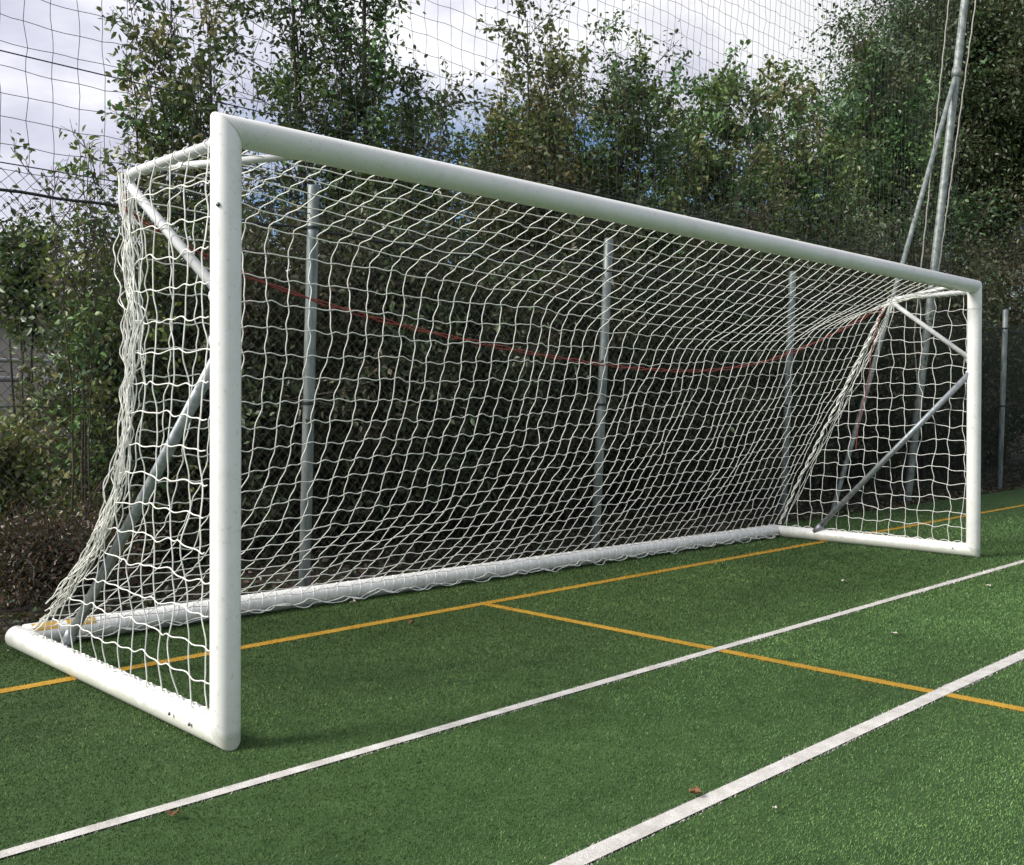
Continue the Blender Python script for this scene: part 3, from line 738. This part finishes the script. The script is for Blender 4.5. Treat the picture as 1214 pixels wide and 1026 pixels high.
plant('leafy_bush', 'dark bush beyond the fence in front of the pale house wall', 'bush', LG, (2.5, 8.2, .2), seed=46, height=2.8, stems=5, spread=.5, upright=.5, limbs=18, twigs=5, leaves=15, leaf=.075, bare=.72, trunk_r=.03, palette=DARK + GREEN, taper=.2)
plant('bracken_clump', 'brown dead bracken clump behind the rear corner of the left base bar', 'bracken', None, (.9, 3.7, -.1), seed=45, height=.42, stems=12, spread=.5, upright=.15, limbs=14, twigs=6, leaves=22, leaf=.034, bare=.05, trunk_r=.010, palette=BROWN, taper=.2, scatter=.05)

# leaf litter and a far wood
def scatter_leaves(name, n, fx, size, pal_, label, cat):
    r = np.random.default_rng(len(name)); P_ = fx(r, n)
    D_ = r.normal(0, 1, (n, 3)) * np.array([1, 1, .35])
    V, F = leaf_quads(P_, D_, size, r, .1, .6)
    pa = np.array(pal_); c = pa[r.integers(len(pa), size=n)] * r.uniform(.6, 1.4, (n, 1))
    return tag(raw_mesh(name, V, F, 'leaves', None, np.repeat(c, 6, 0)), label, cat, kind='stuff')
def litter(r, n):
    x = r.uniform(-3, 24, n); y = 2.5 + 3.2 * r.beta(1, 1.6, n)
    return np.stack([x, y, terrain(x, y) + r.uniform(.005, .05, n)], -1)
scatter_leaves('leaf_litter', 26000, litter, .06, BROWN + GLOOM + ((.03, .04, .016),), 'brown fallen leaf litter on the bare soil behind the fence', 'leaf litter')
def wood(r, n):
    x = r.uniform(-14, 75, n); y = r.uniform(17, 23, n); top = 1.7 + 1.0 * nz(x * .25, x * 0, 3) + .7 * nz(x * .9, x * 0, 5) + np.clip((x - 8) / 14, 0, 1) * 2.6
    z = .8 + top * r.beta(1.6, 1.1, n)
    return np.stack([x, y, z], -1)
scatter_leaves('far_wood', 110000, wood, .22, DARK + GREEN, 'distant belt of dark green woodland beyond the fence', 'woodland')
def under(r, n):
    x = r.uniform(1.9, 27, n); y = r.uniform(4.6, 7.0, n) + np.clip((x - 15) * .1, 0, 1)
    top = 2.2 + .9 * nz(x * .9, y * .5, 6) + np.clip((x - 12) / 10, 0, 1) * 1.2
    z = .02 + top * r.beta(1.0, 1.25, n)
    return np.stack([x, y, z], -1)
def weeds(r, n):
    x = r.uniform(-.4, 2.6, n); y = r.uniform(4.4, 8.5, n)
    return np.stack([x, y, terrain(x, y) + (.15 + .75 * nz(x * 1.7, y * 1.7, 8)) * r.beta(1.2, 1.3, n)], -1)
scatter_leaves('weeds', 14000, weeds, .075, LIME + GREEN, 'yellow green rough weeds growing beyond the fence at the left', 'weeds')
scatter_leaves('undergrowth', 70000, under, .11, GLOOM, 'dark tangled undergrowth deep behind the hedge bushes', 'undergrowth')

# ------------------------------------------------------------------ things glimpsed at the far left
house = empty('house', (2.75, 16, .7)); tag(house, 'pale walled house with dark brown roof glimpsed at the left edge', 'house')
m = MB(); m.box((-2.2, -2, -.6), (2.75, 2.5, 1.95)); m.build('wall', 'pale_wall', house, smooth=False)
m = MB(); m.add([(-2.5, -2.3, 1.9), (2.75, -2.3, 1.9), (2.75, 2.8, 1.9), (-2.5, 2.8, 1.9), (-2.5, .25, 2.75), (2.75, .25, 2.75)], [(0, 1, 5, 4), (2, 3, 4, 5), (1, 2, 5), (3, 0, 4), (3, 2, 1, 0)]); m.build('roof', 'roof_tile', house, smooth=False)
for xw in (-1.3, .7):
    m = MB(); m.box((xw, -2.04, .5), (xw + .9, -1.98, 1.5)); w_ = m.build('window', 'window_glass', house, smooth=False)
rail = empty('roadside_railing', (2, 11.8, .88)); tag(rail, 'pale metal railing by the road at the far left', 'railing')
for zc, r_ in ((.98, .03), (.72, .04)):
    m = MB(); m.tube([(-4, 0, zc), (3.6, 0, zc)], r_, 8); m.build('rail', 'rail_metal', rail)
for xx in np.arange(-3.6, 3.7, 1.02):
    m = MB(); m.tube([(xx, .05, -.1), (xx, .05, 1.04)], .035, 8); m.build('rail_post', 'rail_metal', rail)

# ------------------------------------------------------------------ debris lying on the pitch
def debris(name, mat, loc, size, rz, curl, label, grp):
    m = MB(); n = 7; V = []; F = []
    for i in range(n):
        f = i / (n - 1); w = math.sin(PI * min(1, f * 1.02) ** .8) * .42 * size + .0008
        z = .010 + curl * size * (2 * f - 1) ** 2
        for s in (-1, 0, 1): V.append(((f - .5) * size, s * w * (1 + .15 * math.sin(i * 2.1)), z + abs(s) * curl * size * .5 + .004 * math.sin(i * 1.7 + s)))
    for i in range(n - 1):
        for s in range(2): a = i * 3 + s; F.append((a, a + 1, a + 4, a + 3))
    m.add(V, F); m.tube([(-.5 * size, 0, .012 + curl * size), (-.68 * size, .01 * size, .014 + curl * size)], .0012, 4)
    o = m.build(name, mat); o.location = (*loc, .008); o.rotation_euler = (0, 0, rz)
    return tag(o, label, 'leaf', grp)
G1 = 'fallen leaves on the pitch'
debris('fallen_leaf', 'dead_leaf', (.88, -1.635), .055, .6, .2, 'curled brown fallen leaf lying on the broad white line', G1)
debris('fallen_leaf', 'dead_leaf', (-.52, -.53), .045, 2.2, .2, 'small brown fallen leaf just below the narrower white line at the lower left', G1)
debris('fallen_leaf', 'pale_debris', (2.18, 1.98), .06, .9, .30, 'pale curled leaf lying against the rear base bar', G1)
debris('fallen_leaf', 'dead_leaf', (2.05, 1.24), .06, 1.7, .2, 'dark dry leaf in front of the yellow line inside the goal', G1)
debris('fallen_leaf', 'pale_debris', (3.94, -.97), .05, .2, .12, 'pale leaf between the white lines at the right', G1)
debris('fallen_leaf', 'pale_debris', (6.1, -.72), .05, 2.7, .12, 'pale leaf near the far goalpost foot', G1)
debris('fallen_leaf', 'pale_debris', (5.49, .14), .05, 1.1, .12, 'pale leaf on the turf along the far part of the goal line', G1)
debris('fallen_leaf', 'pale_debris', (.95, -1.91), .02, .5, .2, 'tiny pale leaf scrap on the turf at the bottom right', G1)

# ------------------------------------------------------------------ sky, sun, camera
SUN_AZ = math.atan2(-.90, .42)      # from +y toward +x
SUN_EL = math.radians(36)
w = bpy.data.worlds.new('World'); scene.world = w; w.use_nodes = True
nt = w.node_tree; nt.nodes.clear()
out = nt.nodes.new('ShaderNodeOutputWorld'); bg = nt.nodes.new('ShaderNodeBackground')
sky = nt.nodes.new('ShaderNodeTexSky'); sky.sky_type = 'NISHITA'; sky.sun_disc = False
sky.sun_elevation = SUN_EL; sky.sun_rotation = SUN_AZ % (2 * PI)
tc = nt.nodes.new('ShaderNodeTexCoord')
mp = nt.nodes.new('ShaderNodeMapping'); mp.inputs['Scale'].default_value = (1, 1, 2.2); nt.links.new(tc.outputs['Generated'], mp.inputs[0])
def wn(scale, detail, rough, off):
    n = nt.nodes.new('ShaderNodeTexNoise'); n.inputs['Scale'].default_value = scale; n.inputs['Detail'].default_value = detail
    n.inputs['Roughness'].default_value = rough
    m2 = nt.nodes.new('ShaderNodeMapping'); m2.inputs['Location'].default_value = off
    nt.links.new(mp.outputs[0], m2.inputs[0]); nt.links.new(m2.outputs[0], n.inputs['Vector']); return n
n1 = wn(2.3, 7, .55, (3.1, 1.7, .4)); n2 = wn(3.6, 6, .55, (.2, 5.1, 2.2))
sep = nt.nodes.new('ShaderNodeSeparateXYZ'); nt.links.new(tc.outputs['Generated'], sep.inputs[0])
el = nt.nodes.new('ShaderNodeMapRange'); el.inputs[1].default_value = .17; el.inputs[2].default_value = .34; el.inputs[3].default_value = -.035; el.inputs[4].default_value = .28
nt.links.new(sep.outputs[2], el.inputs[0])
ad = nt.nodes.new('ShaderNodeMath'); ad.operation = 'ADD'; nt.links.new(n1.outputs[0], ad.inputs[0]); nt.links.new(el.outputs[0], ad.inputs[1])
lf_ = nt.nodes.new('ShaderNodeVectorMath'); lf_.operation = 'DOT_PRODUCT'; nt.links.new(tc.outputs['Generated'], lf_.inputs[0]); lf_.inputs[1].default_value = (-.64, .77, 0)
lr = nt.nodes.new('ShaderNodeMapRange'); lr.inputs[1].default_value = .28; lr.inputs[2].default_value = .45; lr.inputs[3].default_value = 0; lr.inputs[4].default_value = .22
nt.links.new(lf_.outputs['Value'], lr.inputs[0]); ad2 = nt.nodes.new('ShaderNodeMath'); ad2.operation = 'ADD'; nt.links.new(ad.outputs[0], ad2.inputs[0]); nt.links.new(lr.outputs[0], ad2.inputs[1]); ad = ad2
mask = ramp(nt, ad.outputs[0], [(.42, (0, 0, 0)), (.56, (1, 1, 1))])
cloud = ramp(nt, n2.outputs[0], [(.30, (4.7, 4.7, 5.8)), (.48, (6.5, 6.55, 7.7)), (.62, (9.5, 9.55, 9.8))])
dk = nt.nodes.new('ShaderNodeVectorMath'); dk.operation = 'DOT_PRODUCT'; nt.links.new(tc.outputs['Generated'], dk.inputs[0]); dk.inputs[1].default_value = (.62, -.78, 0)
dr = nt.nodes.new('ShaderNodeMapRange'); dr.inputs[1].default_value = -.1; dr.inputs[2].default_value = .6; dr.inputs[3].default_value = 1.0; dr.inputs[4].default_value = .60
nt.links.new(dk.outputs['Value'], dr.inputs[0])
dimmed_cloud = mix(nt, 1.0, cloud.outputs[0], dr.outputs[0], 'MULTIPLY')   # cloud dimmed away from the sun, added to shade the goal's front faces
tinted = mix(nt, 1.0, sky.outputs[0], (.80, .95, 1.18), 'MULTIPLY')
cm = mix(nt, mask.outputs[0], tinted, dimmed_cloud)
nt.links.new(cm, bg.inputs[0]); bg.inputs[1].default_value = .118
nt.links.new(bg.outputs[0], out.inputs[0])

sl = bpy.data.lights.new('sun', 'SUN'); sl.energy = 5.0; sl.angle = math.radians(20); sl.color = (1, .955, .88)
so = bpy.data.objects.new('sun', sl); col.objects.link(so)
dv = Vector((math.sin(SUN_AZ) * math.cos(SUN_EL), math.cos(SUN_AZ) * math.cos(SUN_EL), math.sin(SUN_EL)))
so.rotation_euler = dv.to_track_quat('Z', 'Y').to_euler(); so.location = dv * 30

yaw, pitch, roll = .80595944, .03147367, .00972979
f = Vector((math.sin(yaw) * math.cos(pitch), math.cos(yaw) * math.cos(pitch), -math.sin(pitch)))
r = Vector((math.cos(yaw), -math.sin(yaw), 0)); u = r.cross(f)
r2 = r * math.cos(roll) + u * math.sin(roll); u2 = -r * math.sin(roll) + u * math.cos(roll)
cam = bpy.data.cameras.new('camera'); co = bpy.data.objects.new('camera', cam); col.objects.link(co)
M = Matrix((r2, u2, -f)).transposed().to_4x4(); M.translation = Vector((-2.310606, -3.784049, 1.401994))
co.matrix_world = M
cam.sensor_width = 36; cam.sensor_fit = 'HORIZONTAL'; cam.lens = 36 * 1288.62 / 1214
cam.clip_end = 3000; cam.clip_start = .05
scene.camera = co
scene.view_settings.view_transform = 'Standard'; scene.view_settings.look = 'None'
scene.view_settings.exposure = 0; scene.view_settings.gamma = 1
scene.cycles.max_bounces = 6; scene.cycles.transparent_max_bounces = 4
scene.render.film_transparent = False
